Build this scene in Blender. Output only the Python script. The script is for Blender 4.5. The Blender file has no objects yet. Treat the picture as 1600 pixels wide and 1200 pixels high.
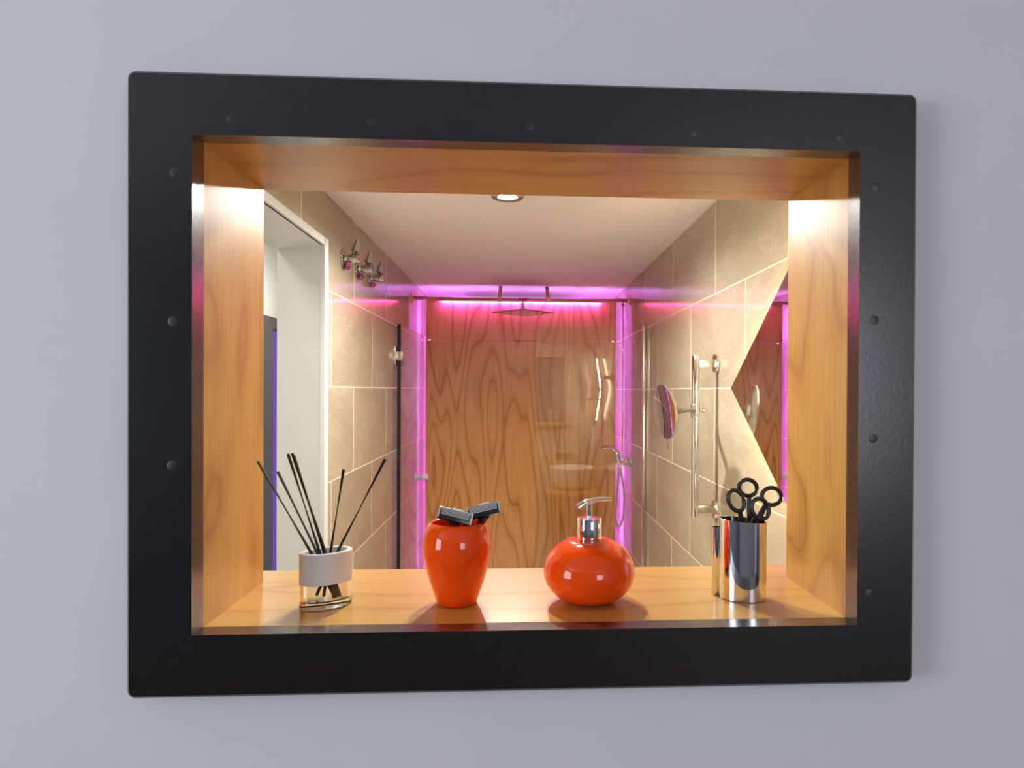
import bpy, bmesh, math, random
from math import radians, sin, cos, pi, sqrt
from mathutils import Vector, Matrix

random.seed(7)
H = 1.55                                   # height of the lens above the floor; all coordinates below are taken from the lens
scene = bpy.context.scene
COL = scene.collection

# ------------------------------------------------------------------ camera
def cam_basis(yaw, pitch, roll):
    f = Vector((sin(yaw) * cos(pitch), cos(yaw) * cos(pitch), sin(pitch)))
    r = Vector((cos(yaw), -sin(yaw), 0))
    u = r.cross(f)
    return cos(roll) * r + sin(roll) * u, -sin(roll) * r + cos(roll) * u, f
FPX, CX, CY = 1078.84, 874.3, 616.48
r_, u_, f_ = cam_basis(radians(3.33996), radians(-0.3677), radians(0.26624))
cam = bpy.data.cameras.new('camera')
cam.sensor_width = 36.0
cam.lens = FPX / 1600 * 36
cam.shift_x = (800 - CX) / 1600
cam.shift_y = (CY - 600) / 1600
cam.clip_start = 0.01
cam_ob = bpy.data.objects.new('camera', cam)
COL.objects.link(cam_ob)
m = Matrix.Identity(4)
for i in range(3):
    m[i][0], m[i][1], m[i][2] = r_[i], u_[i], -f_[i]
m[2][3] = H
cam_ob.matrix_world = m
scene.camera = cam_ob

# ------------------------------------------------------------------ world, large lights, exposure
world = bpy.data.worlds.new('world'); scene.world = world
world.use_nodes = True
world.node_tree.nodes['Background'].inputs[0].default_value = (0.62, 0.74, 1.0, 1)
world.node_tree.nodes['Background'].inputs[1].default_value = 1.2

def area_light(name, loc, rot, sx, sy, power, col):
    l = bpy.data.lights.new(name, 'AREA'); l.shape = 'RECTANGLE'; l.size = sx; l.size_y = sy
    l.energy = power; l.color = col
    o = bpy.data.objects.new(name, l); COL.objects.link(o)
    o.location = (loc[0], loc[1], loc[2] + H); o.rotation_euler = rot
    return o
# daylight through the window in the left wall and the window behind the camera
area_light('daylight_left_window', (-2.62, -0.75, 0.05), (0, radians(-90), 0), 1.25, 1.15, 39, (0.78, 0.87, 1.0))
area_light('daylight_back_window', (1.62, -3.15, 0.05), (radians(90), 0, 0), 1.25, 1.25, 36, (0.93, 0.94, 1.0))
# fill lights added out of view in the hall, brightening jamb and wall
for hy, hp in ((1.5, 4.5), (3.5, 17)):
    area_light('hall_fill_light', (-1.08, hy, 0.80), (0, 0, 0), 0.25, 0.25, hp, (1.0, 0.97, 0.93))

vs = scene.view_settings
vs.view_transform = 'Standard'; vs.look = 'None'; vs.gamma = 1.0; vs.use_curve_mapping = False
vs.exposure = 0.15
scene.cycles.caustics_reflective = False

# ------------------------------------------------------------------ materials
def srgb(r, g, b):
    f = lambda c: (c / 255 / 12.92) if c / 255 <= 0.04045 else ((c / 255 + 0.055) / 1.055) ** 2.4
    return (f(r), f(g), f(b), 1)

class NT:
    def __init__(s, name):
        s.m = bpy.data.materials.new(name); s.m.use_nodes = True
        s.t = s.m.node_tree; s.b = s.t.nodes['Principled BSDF']; s.out = s.t.nodes['Material Output']
    def n(s, typ, **kw):
        x = s.t.nodes.new(typ)
        for k, v in kw.items():
            setattr(x, k, v)
        return x
    def l(s, a, b): s.t.links.new(a, b)
    def math(s, op, a, b=None):
        x = s.n('ShaderNodeMath', operation=op)
        for i, v in enumerate((a, b)):
            if v is None: continue
            if hasattr(v, 'is_output'): s.l(v, x.inputs[i])
            else: x.inputs[i].default_value = v
        return x.outputs[0]
    def noise(s, vec, scale, detail=2, rough=0.5, dist=0.0):
        x = s.n('ShaderNodeTexNoise')
        x.inputs['Scale'].default_value = scale; x.inputs['Detail'].default_value = detail
        x.inputs['Roughness'].default_value = rough; x.inputs['Distortion'].default_value = dist
        if vec is not None: s.l(vec, x.inputs['Vector'])
        return x.outputs[0]
    def mapping(s, vec, scale=(1, 1, 1), rot=(0, 0, 0), loc=(0, 0, 0)):
        x = s.n('ShaderNodeMapping')
        x.inputs['Scale'].default_value = scale; x.inputs['Rotation'].default_value = rot
        x.inputs['Location'].default_value = loc
        s.l(vec, x.inputs['Vector']); return x.outputs[0]
    def ramp(s, fac, stops, interp='LINEAR'):
        x = s.n('ShaderNodeValToRGB'); cr = x.color_ramp; cr.interpolation = interp
        cr.elements[0].position, cr.elements[0].color = stops[0]
        cr.elements[1].position, cr.elements[1].color = stops[-1]
        for p, c in stops[1:-1]:
            e = cr.elements.new(p); e.color = c
        s.l(fac, x.inputs[0]); return x.outputs[0]
    def mix(s, fac, a, b, blend='MIX'):
        x = s.n('ShaderNodeMix', data_type='RGBA', blend_type=blend)
        for i, v in ((0, fac), (6, a), (7, b)):
            if hasattr(v, 'is_output'): s.l(v, x.inputs[i])
            else: x.inputs[i].default_value = v
        return x.outputs[2]
    def bump(s, h, strength=0.1, dist=0.01):
        x = s.n('ShaderNodeBump'); x.inputs['Strength'].default_value = strength; x.inputs['Distance'].default_value = dist
        s.l(h, x.inputs['Height']); s.l(x.outputs[0], s.b.inputs['Normal'])
    def coords(s, which='Object'):
        return s.n('ShaderNodeTexCoord').outputs[which]
    def set(s, **kw):
        for k, v in kw.items():
            s.b.inputs[k.replace('_', ' ')].default_value = v

def simple(name, col, rough=0.5, metal=0.0, nscale=40, namt=0.06, bump=0.0, coat=0.0, **kw):
    t = NT(name); v = t.coords()
    n = t.noise(v, nscale, 3)
    lo = tuple(c * (1 - namt) for c in col[:3]) + (1,); hi = tuple(min(1, c * (1 + namt)) for c in col[:3]) + (1,)
    t.l(t.ramp(n, [(0.3, lo), (0.7, hi)]), t.b.inputs['Base Color'])
    t.set(Roughness=rough, Metallic=metal); t.b.inputs['Coat Weight'].default_value = coat
    for k, val in kw.items(): t.b.inputs[k].default_value = val
    if bump: t.bump(t.noise(v, nscale * 4, 2), bump, 0.002)
    return t.m

def emit(name, col, strength):
    t = NT(name)
    t.set(Base_Color=(0.8, 0.8, 0.8, 1), Roughness=0.5)
    t.b.inputs['Emission Color'].default_value = col if len(col) == 4 else tuple(col) + (1,)
    t.b.inputs['Emission Strength'].default_value = strength
    return t.m

def wood(name, light, mid, dark, scale, rings, rot=(0, 0, 0), loc=(0, 0, 0), fib=(90, 90, 3), fibamt=0.25,
         contrast=1.0, rough=0.3, coat=0.4, coord='Object', coatr=0.12):
    """rotary cut veneer: contour lines of a stretched noise field plus fine fibre"""
    t = NT(name); v = t.coords(coord)
    p = t.mapping(v, scale, rot, loc)
    n = t.noise(p, 1.0, 0.9, 0.45, 0.2)
    band = t.math('FRACT', t.math('MULTIPLY', n, rings))
    a = t.ramp(band, [(0.0, dark), (0.10, mid), (0.35, light), (0.70, light), (0.90, mid), (1.0, dark)], 'EASE')
    a = t.mix(1 - contrast, a, mid) if contrast < 1 else a
    big = t.noise(t.mapping(v, tuple(s * 0.8 for s in scale), rot, (3, 1, 2)), 1.0, 2)
    a = t.mix(t.math('MULTIPLY', big, 0.35), a, mid)
    f1 = t.noise(t.mapping(v, fib, rot), 1.0, 3, 0.6)
    a = t.mix(fibamt, a, t.ramp(f1, [(0.25, dark), (0.7, light)]), 'MULTIPLY') if False else t.mix(
        t.math('MULTIPLY', t.ramp(f1, [(0.42, (1, 1, 1, 1)), (0.62, (0, 0, 0, 1))]), fibamt), a, dark)
    t.l(a, t.b.inputs['Base Color'])
    t.set(Roughness=rough); t.b.inputs['Coat Weight'].default_value = coat; t.b.inputs['Coat Roughness'].default_value = coatr
    t.bump(f1, 0.05, 0.001)
    return t.m

def tile_mat(name):
    t = NT(name)
    g = t.n('ShaderNodeNewGeometry').outputs['Position']
    oi = t.n('ShaderNodeObjectInfo').outputs['Random']
    off = t.n('ShaderNodeCombineXYZ'); t.l(t.math('MULTIPLY', oi, 37.0), off.inputs[0]); t.l(t.math('MULTIPLY', oi, 19.0), off.inputs[2])
    add = t.n('ShaderNodeVectorMath', operation='ADD'); t.l(g, add.inputs[0]); t.l(off.outputs[0], add.inputs[1])
    v = add.outputs[0]
    n1 = t.noise(t.mapping(v, (2.4, 1.0, 2.4)), 1.0, 6, 0.62, 0.7)
    c = t.ramp(n1, [(0.28, srgb(160, 147, 124)), (0.5, srgb(176, 163, 138)), (0.74, srgb(190, 178, 154))])
    n2 = t.noise(t.mapping(v, (5, 1.7, 4.0)), 1.0, 6, 0.65, 1.6)
    vein = t.ramp(t.math('ABSOLUTE', t.math('SUBTRACT', n2, 0.5)), [(0.0, (1, 1, 1, 1)), (0.018, (0, 0, 0, 1))])
    c = t.mix(t.math('MULTIPLY', vein, 0.16), c, srgb(226, 214, 192))
    tone = t.math('ADD', t.math('MULTIPLY', oi, 0.10), 0.95)
    hsv = t.n('ShaderNodeHueSaturation'); t.l(tone, hsv.inputs['Value']); t.l(c, hsv.inputs['Color'])
    t.l(hsv.outputs[0], t.b.inputs['Base Color'])
    t.set(Roughness=0.22); t.b.inputs['Specular IOR Level'].default_value = 0.32
    t.l(t.ramp(n1, [(0.3, (0.07,) * 3 + (1,)), (0.7, (0.13,) * 3 + (1,))]), t.b.inputs['Roughness'])
    return t.m

def pane_mat(name, tint, ior=1.52):
    """clear sheet glass: see-through with a Fresnel reflection"""
    t = NT(name)
    tr = t.n('ShaderNodeBsdfTransparent'); tr.inputs[0].default_value = tint
    gl = t.n('ShaderNodeBsdfGlossy'); gl.inputs['Roughness'].default_value = 0.0; gl.inputs[0].default_value = (1, 1, 1, 1)
    lw = t.n('ShaderNodeLayerWeight'); lw.inputs['Blend'].default_value = 0.5
    f0 = ((ior - 1) / (ior + 1)) ** 2
    fr = t.math('ADD', t.math('MULTIPLY', t.math('POWER', lw.outputs['Facing'], 5.0), 1 - f0), f0)
    mx = t.n('ShaderNodeMixShader')
    t.l(fr, mx.inputs[0]); t.l(tr.outputs[0], mx.inputs[1]); t.l(gl.outputs[0], mx.inputs[2])
    t.l(mx.outputs[0], t.out.inputs['Surface'])
    return t.m

M = {}
M['plaster'] = simple('plaster', srgb(220, 219, 221), 0.85, nscale=9, namt=0.012, bump=0.03)
M['room_paint'] = simple('room_paint', srgb(150, 150, 158), 0.85, nscale=9, namt=0.012, bump=0.03)
M['ceiling'] = simple('ceiling_paint', srgb(245, 238, 234), 0.75, nscale=8, namt=0.01, bump=0.02)
M['white_paint'] = simple('white_paint', srgb(216, 218, 213), 0.45, nscale=8, namt=0.01)
M['grout'] = simple('grout', srgb(226, 213, 186), 0.8, nscale=90, namt=0.05)
M['tile'] = tile_mat('stone_tile')
M['frame'] = simple('black_stain', (0.006, 0.0057, 0.0064, 1), 0.27, nscale=60, namt=0.18, bump=0.05, coat=0.3)
M['frame'].node_tree.nodes['Principled BSDF'].inputs['Coat Roughness'].default_value = 0.28
M['plug'] = simple('plug_black', (0.022, 0.022, 0.025, 1), 0.42, nscale=300, namt=0.15)
okl, okm, okd = srgb(208, 160, 74), srgb(195, 143, 58), srgb(166, 106, 38)
M['lining_x'] = wood('veneer_along_x', okl, okm, okd, (2.0, 9.0, 9.0), 4.2, fib=(6, 160, 160), fibamt=0.26, contrast=0.8, rough=0.34, coat=0.5, coatr=0.30)
M['lining_z'] = wood('veneer_along_z', okl, okm, okd, (6.0, 7.0, 3.2), 4.6, rot=(radians(28), 0, 0), fib=(160, 160, 10), fibamt=0.30, contrast=0.75, rough=0.36, coat=0.5, coatr=0.32)
M['shelf'] = wood('veneer_shelf', srgb(214, 170, 90), srgb(202, 155, 74), srgb(174, 119, 50), (1.8, 10.0, 9.0), 4.2, loc=(0.4, 0.2, 0), fib=(6, 170, 160), fibamt=0.22, contrast=0.6, rough=0.28, coat=0.5)
M['panel'] = wood('okoume_panel', srgb(228, 168, 96), srgb(214, 150, 76), srgb(168, 104, 46), (4.8, 1.0, 0.62), 14.0, loc=(2.35, 0, 0.8), fib=(190, 10, 4), fibamt=0.32, rough=0.24, coat=1.0, coatr=0.22)
M['vanity'] = wood('vanity_wood', srgb(170, 104, 52), srgb(150, 88, 40), srgb(110, 60, 24), (2, 2, 8), 5, fib=(6, 160, 160))
M['chrome'] = simple('chrome', (0.86, 0.86, 0.87, 1), 0.06, 1.0, nscale=20, namt=0.01)
M['nickel'] = simple('nickel', (0.80, 0.77, 0.70, 1), 0.14, 1.0, nscale=20, namt=0.02)
M['brushed'] = simple('brushed_steel', (0.60, 0.56, 0.48, 1), 0.28, 1.0, nscale=150, namt=0.08)
M['dark_chrome'] = simple('dark_chrome', (0.50, 0.49, 0.47, 1), 0.08, 1.0, nscale=20, namt=0.02)
M['copper'] = simple('copper', (0.82, 0.44, 0.29, 1), 0.36, 1.0, nscale=30, namt=0.12)
M['mirror'] = simple('mirror_silver', (0.86, 0.86, 0.85, 1), 0.0, 1.0, nscale=3, namt=0.002)
M['glass'] = pane_mat('shower_glass', (0.955, 0.965, 0.955, 1), 1.75)
M['seal'] = simple('black_seal', (0.008, 0.007, 0.007, 1), 0.45, nscale=50, namt=0.2)
M['orange'] = simple('orange_glaze', (0.92, 0.075, 0.003, 1), 0.10, nscale=6, namt=0.03, coat=0.3)
M['orange'].node_tree.nodes['Principled BSDF'].inputs['Specular IOR Level'].default_value = 0.28
M['orange'].node_tree.nodes['Principled BSDF'].inputs['Coat Roughness'].default_value = 0.03
M['white_plastic'] = simple('white_plastic', srgb(228, 226, 220), 0.35, nscale=20, namt=0.01)
M['black_plastic'] = simple('black_plastic', (0.012, 0.012, 0.013, 1), 0.3, nscale=60, namt=0.1)
M['reed'] = simple('black_reed', (0.008, 0.007, 0.009, 1), 0.7, nscale=200, namt=0.2)
M['clear'] = simple('clear_glass', (0.97, 0.98, 0.97, 1), 0.0, nscale=3, namt=0.001, **{'Transmission Weight': 1.0, 'IOR': 1.46})
M['blade'] = simple('blade_steel', (0.72, 0.72, 0.73, 1), 0.22, 1.0, nscale=90, namt=0.05)
M['grey_lens'] = simple('grey_bars', (0.40, 0.41, 0.43, 1), 0.25, 0.6, nscale=90, namt=0.05)
M['red'] = simple('red_dot', (0.55, 0.01, 0.01, 1), 0.3)
M['blue'] = simple('blue_dot', (0.03, 0.06, 0.5, 1), 0.3)
M['violet_knob'] = simple('violet_knob', (0.42, 0.08, 0.34, 1), 0.12, 0.85)
M['basin'] = simple('basin_ceramic', srgb(238, 236, 230), 0.15, nscale=6, namt=0.01, coat=0.6)
M['socket'] = simple('socket_dark', (0.03, 0.03, 0.032, 1), 0.4)
M['dark_door'] = simple('dark_grey_frame', (0.060, 0.052, 0.046, 1), 0.5, nscale=30, namt=0.08)
M['floor'] = simple('floor_tile', srgb(238, 232, 222), 0.35, nscale=7, namt=0.08)
M['room_floor'] = simple('room_floor_wood', srgb(120, 96, 74), 0.4, nscale=7, namt=0.1)
M['led_side'] = emit('led_violet', (0.40, 0.12, 1.0), 105)
M['led_back'] = emit('led_violet_back', (0.60, 0.30, 1.0), 26)
M['led_top'] = emit('led_magenta', (0.55, 0.055, 1.0), 260)
M['led_hall'] = emit('led_indigo', (0.20, 0.030, 0.60), 0.45)
M['led_hall'].node_tree.nodes['Principled BSDF'].inputs['Base Color'].default_value = (0.02, 0.008, 0.06, 1)
M['led_warm'] = emit('led_warm', (1.0, 0.80, 0.54), 320)
M['lamp_lens'] = emit('lamp_lens', (0.93, 0.97, 1.0), 30)

# ------------------------------------------------------------------ mesh helpers (lens coordinates in, world out)
def finish(me, smooth=True, angle=35):
    if smooth:
        for p in me.polygons: p.use_smooth = True
        me.set_sharp_from_angle(angle=radians(angle))

def part(name, bm, mat, parent=None, smooth=True, angle=35, origin=None):
    """link bm as ONE mesh object. bm verts are in lens coordinates."""
    bmesh.ops.recalc_face_normals(bm, faces=bm.faces) if not getattr(bm, 'keep', False) else None
    for v in bm.verts: v.co.z += H
    if parent is not None:
        o0 = Vector(parent['_org'])
    elif origin is not None:
        o0 = Vector((origin[0], origin[1], origin[2] + H))
    else:
        xs = [v.co.x for v in bm.verts]; ys = [v.co.y for v in bm.verts]; zs = [v.co.z for v in bm.verts]
        o0 = Vector(((min(xs) + max(xs)) / 2, (min(ys) + max(ys)) / 2, min(zs)))
    for v in bm.verts: v.co -= o0
    me = bpy.data.meshes.new(name); bm.to_mesh(me); bm.free()
    me.materials.append(mat if not isinstance(mat, str) else M[mat])
    finish(me, smooth, angle)
    o = bpy.data.objects.new(name, me); COL.objects.link(o)
    if parent is not None: o.parent = parent
    else: o.location = o0
    o['_org'] = tuple(o0)
    return o

def tag(o, label, cat, group=None):
    o['label'] = label; o['category'] = cat
    if group: o['group'] = group
    return o

def thing(name, label, cat, loc, group=None):
    o = bpy.data.objects.new(name, None); COL.objects.link(o)
    o.empty_display_size = 0.05
    o.location = (loc[0], loc[1], loc[2] + H); o['_org'] = tuple(o.location)
    return tag(o, label, cat, group)

def struct(o): o['kind'] = 'structure'; return o

def B(): return bmesh.new()

def box(bm, x0, x1, y0, y1, z0, z1, bev=0.0, seg=2):
    vs = [bm.verts.new((x, y, z)) for x in (x0, x1) for y in (y0, y1) for z in (z0, z1)]
    fs = [bm.faces.new([vs[i] for i in q]) for q in ((0, 1, 3, 2), (4, 6, 7, 5), (0, 4, 5, 1), (2, 3, 7, 6), (0, 2, 6, 4), (1, 5, 7, 3))]
    if bev:
        es = list({e for f in fs for e in f.edges})
        bmesh.ops.bevel(bm, geom=es, offset=bev, segments=seg, affect='EDGES', profile=0.5)
    return vs

def obox(bm, c, ax, ay, az, hx, hy, hz, bev=0.0, seg=2):
    """oriented box: centre, three unit axes, half sizes"""
    c = Vector(c); ax, ay, az = Vector(ax).normalized(), Vector(ay).normalized(), Vector(az).normalized()
    vs = [bm.verts.new(c + ax * hx * i + ay * hy * j + az * hz * k) for i in (-1, 1) for j in (-1, 1) for k in (-1, 1)]
    fs = [bm.faces.new([vs[i] for i in q]) for q in ((0, 1, 3, 2), (4, 6, 7, 5), (0, 4, 5, 1), (2, 3, 7, 6), (0, 2, 6, 4), (1, 5, 7, 3))]
    if bev:
        bmesh.ops.bevel(bm, geom=list({e for f in fs for e in f.edges}), offset=bev, segments=seg, affect='EDGES', profile=0.5)

def frame_of(d):
    d = Vector(d).normalized()
    a = Vector((0, 0, 1)) if abs(d.z) < 0.9 else Vector((1, 0, 0))
    s = d.cross(a).normalized(); return s, s.cross(d).normalized()

def lathe(bm, prof, c, axis=(0, 0, 1), seg=48, sx=1.0, sy=1.0, rot=0.0, cap0=True, cap1=True):
    """profile of (radius, height) around axis at c; sx, sy squash the section"""
    d = Vector(axis).normalized(); c = Vector(c)
    if abs(d.z) > 0.99: s, t = Vector((cos(rot), sin(rot), 0)), Vector((-sin(rot), cos(rot), 0))
    else: s, t = frame_of(d)
    rings = []
    for r, h in prof:
        if r < 1e-6: rings.append([bm.verts.new(c + d * h)])
        else: rings.append([bm.verts.new(c + d * h + s * (r * sx * cos(2 * pi * i / seg)) + t * (r * sy * sin(2 * pi * i / seg))) for i in range(seg)])
    for a, b in zip(rings, rings[1:]):
        if len(a) == 1 and len(b) == 1: continue
        for i in range(seg):
            j = (i + 1) % seg
            if len(a) == 1: bm.faces.new((a[0], b[j], b[i]))
            elif len(b) == 1: bm.faces.new((a[i], a[j], b[0]))
            else: bm.faces.new((a[i], a[j], b[j], b[i]))
    if cap0 and len(rings[0]) > 1: bm.faces.new(rings[0][::-1])
    if cap1 and len(rings[-1]) > 1: bm.faces.new(rings[-1])

def tube(bm, pts, r, seg=12, closed=False, radii=None, flat=None):
    pts = [Vector(p) for p in pts]; n = len(pts); rings = []
    prev = None
    for i, p in enumerate(pts):
        if closed: d = (pts[(i + 1) % n] - pts[i - 1])
        else: d = pts[min(i + 1, n - 1)] - pts[max(i - 1, 0)]
        d.normalize()
        if prev is None: s, t = frame_of(d)
        else:
            s = prev - d * prev.dot(d)
            s = s.normalized() if s.length > 1e-6 else frame_of(d)[0]
            t = d.cross(s)
        prev = s
        rr = radii[i] if radii else r
        k = flat if flat else 1.0
        rings.append([bm.verts.new(p + s * rr * cos(2 * pi * j / seg) + t * rr * k * sin(2 * pi * j / seg)) for j in range(seg)])
    for a in range(n if closed else n - 1):
        A, Bq = rings[a], rings[(a + 1) % n]
        for j in range(seg):
            k2 = (j + 1) % seg
            bm.faces.new((A[j], A[k2], Bq[k2], Bq[j]))
    if not closed:
        bm.faces.new(rings[0][::-1]); bm.faces.new(rings[-1])

def smooth_path(pts, n=8):
    """Catmull-Rom through pts"""
    P = [Vector(p) for p in pts]; out = []
    for i in range(len(P) - 1):
        p0, p1, p2, p3 = P[max(i - 1, 0)], P[i], P[i + 1], P[min(i + 2, len(P) - 1)]
        for k in range(n):
            t = k / n
            out.append(0.5 * ((2 * p1) + (p2 - p0) * t + (2 * p0 - 5 * p1 + 4 * p2 - p3) * t * t + (3 * p1 - p0 - 3 * p2 + p3) * t ** 3))
    out.append(P[-1]); return out

def prism(bm, pts, d, bev=0.0):
    """planar polygon extruded by vector d"""
    d = Vector(d)
    a = [bm.verts.new(Vector(p)) for p in pts]; b = [bm.verts.new(Vector(p) + d) for p in pts]
    fs = [bm.faces.new(a[::-1]), bm.faces.new(b)]
    for i in range(len(pts)):
        j = (i + 1) % len(pts); fs.append(bm.faces.new((a[i], a[j], b[j], b[i])))
    if bev:
        bmesh.ops.bevel(bm, geom=list(fs[1].edges), offset=bev, segments=1, affect='EDGES')

def ring_plate(bm, outer, inner, y0, y1, inner_back=None):
    """rectangular plate with a rectangular hole, in the xz plane; outer/inner are matching point lists"""
    n = len(outer); ib = inner_back or inner
    of = [bm.verts.new((x, y0, z)) for x, z in outer]; ob = [bm.verts.new((x, y1, z)) for x, z in outer]
    inf = [bm.verts.new((x, y0, z)) for x, z in inner]; inb = [bm.verts.new((x, y1, z)) for x, z in ib]
    for i in range(n):
        j = (i + 1) % n
        bm.faces.new((of[i], of[j], inf[j], inf[i])); bm.faces.new((ob[j], ob[i], inb[i], inb[j]))
        bm.faces.new((of[j], of[i], ob[i], ob[j])); bm.faces.new((inf[i], inf[j], inb[j], inb[i]))

# ------------------------------------------------------------------ the setting
XL, XR, YN, YB, ZC, ZF = -0.5934, 0.6187, 0.968, 4.47, 0.603, -H
YW = 0.776                                               # front face of the partition wall
RX0, RX1, RY0, RZC = -2.6, 2.4, -3.1, 0.98               # the room the camera stands in
IX0, IX1, IZ0, IZ1 = -0.351, 0.3846, -0.2666, 0.2729     # clear opening
LT = 0.018                                               # lining thickness

bm = B()
hx0, hx1, hz0, hz1 = IX0 - LT, IX1 + LT, IZ0 - LT, IZ1 + LT
ring_plate(bm, [(RX0, ZF), (RX1, ZF), (RX1, RZC), (RX0, RZC)], [(hx0, hz0), (hx1, hz0), (hx1, hz1), (hx0, hz1)], YW, YN)
struct(part('wall_front', bm, 'plaster', smooth=False))

def slab(name, mat, *a):
    bm = B(); box(bm, *a); return struct(part(name, bm, mat, smooth=False))
# the camera's room
slab('floor_room', 'room_floor', RX0, RX1, RY0, YW, ZF - 0.1, ZF)
slab('ceiling_room', 'ceiling', RX0, RX1, RY0, YW, RZC, RZC + 0.1)
slab('wall_room_right', 'room_paint', RX1, RX1 + 0.1, RY0, YW, ZF, RZC)
def wall_with_window(name, axis, pos, thick, a0, a1, w0, w1, z0, z1):
    bm = B()
    o = [(a0, ZF), (a1, ZF), (a1, RZC), (a0, RZC)]; i = [(w0, z0), (w1, z0), (w1, z1), (w0, z1)]
    ring_plate(bm, o, i, pos, pos + thick)
    if axis == 'x':
        for v in bm.verts: v.co.x, v.co.y = v.co.y, v.co.x
    return struct(part(name, bm, 'room_paint', smooth=False))
wall_with_window('wall_room_left', 'x', RX0 - 0.1, 0.1, RY0, YW, -1.35, -0.15, -0.6, 0.7)
wall_with_window('wall_room_back', 'y', RY0 - 0.1, 0.1, RX0, RX1, 1.0, 2.25, -0.6, 0.7)
def window(name, axis, pos, w0, w1, z0, z1):
    bm = B(); t = 0.05
    ring_plate(bm, [(w0, z0), (w1, z0), (w1, z1), (w0, z1)], [(w0 + t, z0 + t), (w1 - t, z0 + t), (w1 - t, z1 - t), (w0 + t, z1 - t)], pos, pos + 0.05)
    c = (w0 + w1) / 2; box(bm, c - 0.03, c + 0.03, pos, pos + 0.05, z0 + t, z1 - t)
    if axis == 'x':
        for v in bm.verts: v.co.x, v.co.y = v.co.y, v.co.x
    struct(part(name, bm, 'white_paint', smooth=False))
window('window_1', 'x', RX0 - 0.085, -1.35, -0.15, -0.6, 0.7)
window('window_2', 'y', RY0 - 0.085, 1.0, 2.25, -0.6, 0.7)

# bathroom shell
slab('floor', 'floor', -1.55, XR + 0.12, YN, 5.2, ZF - 0.1, ZF)
slab('ceiling', 'ceiling', XL - 0.02, XR + 0.02, YN, YB, ZC, ZC + 0.08)
wall_r = slab('wall_right', 'grout', XR + 0.0005, XR + 0.12, YN, YB + 0.1, ZF, ZC + 0.08)
wall_b = slab('wall_back', 'ceiling', XL - 0.15, XR + 0.0005, YB, YB + 0.1, ZF, ZC + 0.08)
# left wall with the doorway (jamb splayed towards the hall)
DY0, DY1, DZ = 1.20, 2.108, 0.437
bm = B()
prism(bm, [(XL - 0.0005, DY1, ZF), (XL - 0.0005, YB, ZF), (XL - 0.157, YB, ZF), (XL - 0.157, DY1 + 0.092, ZF)], (0, 0, ZC + 0.08 - ZF))
prism(bm, [(XL - 0.0005, YN, ZF), (XL - 0.0005, DY0, ZF), (XL - 0.157, DY0 - 0.1, ZF), (XL - 0.157, YN, ZF)], (0, 0, ZC + 0.08 - ZF))
prism(bm, [(XL - 0.0005, DY0, DZ), (XL - 0.0005, DY1, DZ), (XL - 0.157, DY1 + 0.092, DZ), (XL - 0.157, DY0 - 0.1, DZ)], (0, 0, ZC + 0.08 - DZ))
wall_l = struct(part('wall_left', bm, 'grout', smooth=False))
# painted door lining over the three reveal faces, with the casing strip on the tiles
bm = B(); t = 0.006
prism(bm, [(XL + 0.004, DY1 - t, ZF), (XL + 0.004, DY1, ZF), (XL - 0.159, DY1 + 0.092, ZF), (XL - 0.159, DY1 + 0.092 - t, ZF)], (0, 0, DZ - ZF))
prism(bm, [(XL + 0.004, DY0 + t, ZF), (XL + 0.004, DY0, ZF), (XL - 0.159, DY0 - 0.1, ZF), (XL - 0.159, DY0 - 0.1 + t, ZF)], (0, 0, DZ - ZF))
prism(bm, [(XL + 0.004, DY0, DZ - t), (XL + 0.004, DY1, DZ - t), (XL - 0.159, DY1 + 0.092, DZ - t), (XL - 0.159, DY0 - 0.1, DZ - t)], (0, 0, t))
box(bm, XL - 0.001, XL + 0.012, DY1 - t, DY1 + 0.034, ZF, DZ + 0.016)
box(bm, XL - 0.001, XL + 0.012, DY0 - 0.034, DY0 + t, ZF, DZ + 0.016)
box(bm, XL - 0.001, XL + 0.012, DY0, DY1, DZ - t, DZ + 0.016)
struct(part('trim_1', bm, 'white_paint', smooth=False))
# hall
slab('ceiling_hall', 'white_paint', -1.55, XL - 0.157, YN, 5.2, 0.85, 0.93)
slab('wall_hall', 'white_paint', -1.55, -1.45, YN, 5.2, ZF, 0.85)
slab('wall_hall_end', 'white_paint', -1.55, XL - 0.15, 5.2, 5.3, ZF, 0.85)
slab('wall_hall_upper', 'white_paint', XL - 0.157, XL - 0.12, YN, 5.2, ZC + 0.08, 0.93)

# ---- tiles: 60 x 30 cm, running bond, each tile an object under its wall
JT, JV, TW, TH = 0.0042, 0.0075, 0.6, 0.3
ZROW = 0.0078
_full = {}
def notch_poly(y0, y1, z0, z1, cut):
    a, b, t = cut
    if b <= y0 or a >= y1 or t <= z0: return [(y0, z0), (y1, z0), (y1, z1), (y0, z1)]
    lo, hi = max(a, y0), min(b, y1)
    if t >= z1:
        if lo > y0: return [(y0, z0), (lo, z0), (lo, z1), (y0, z1)]
        if hi < y1: return [(hi, z0), (y1, z0), (y1, z1), (hi, z1)]
        return None
    p = [(y0, z0), (lo, z0), (lo, t)] if lo > y0 else [(y0, t)]
    p += [(hi, t), (hi, z0), (y1, z0)] if hi < y1 else [(y1, t)]
    return p + [(y1, z1), (y0, z1)]

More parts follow.
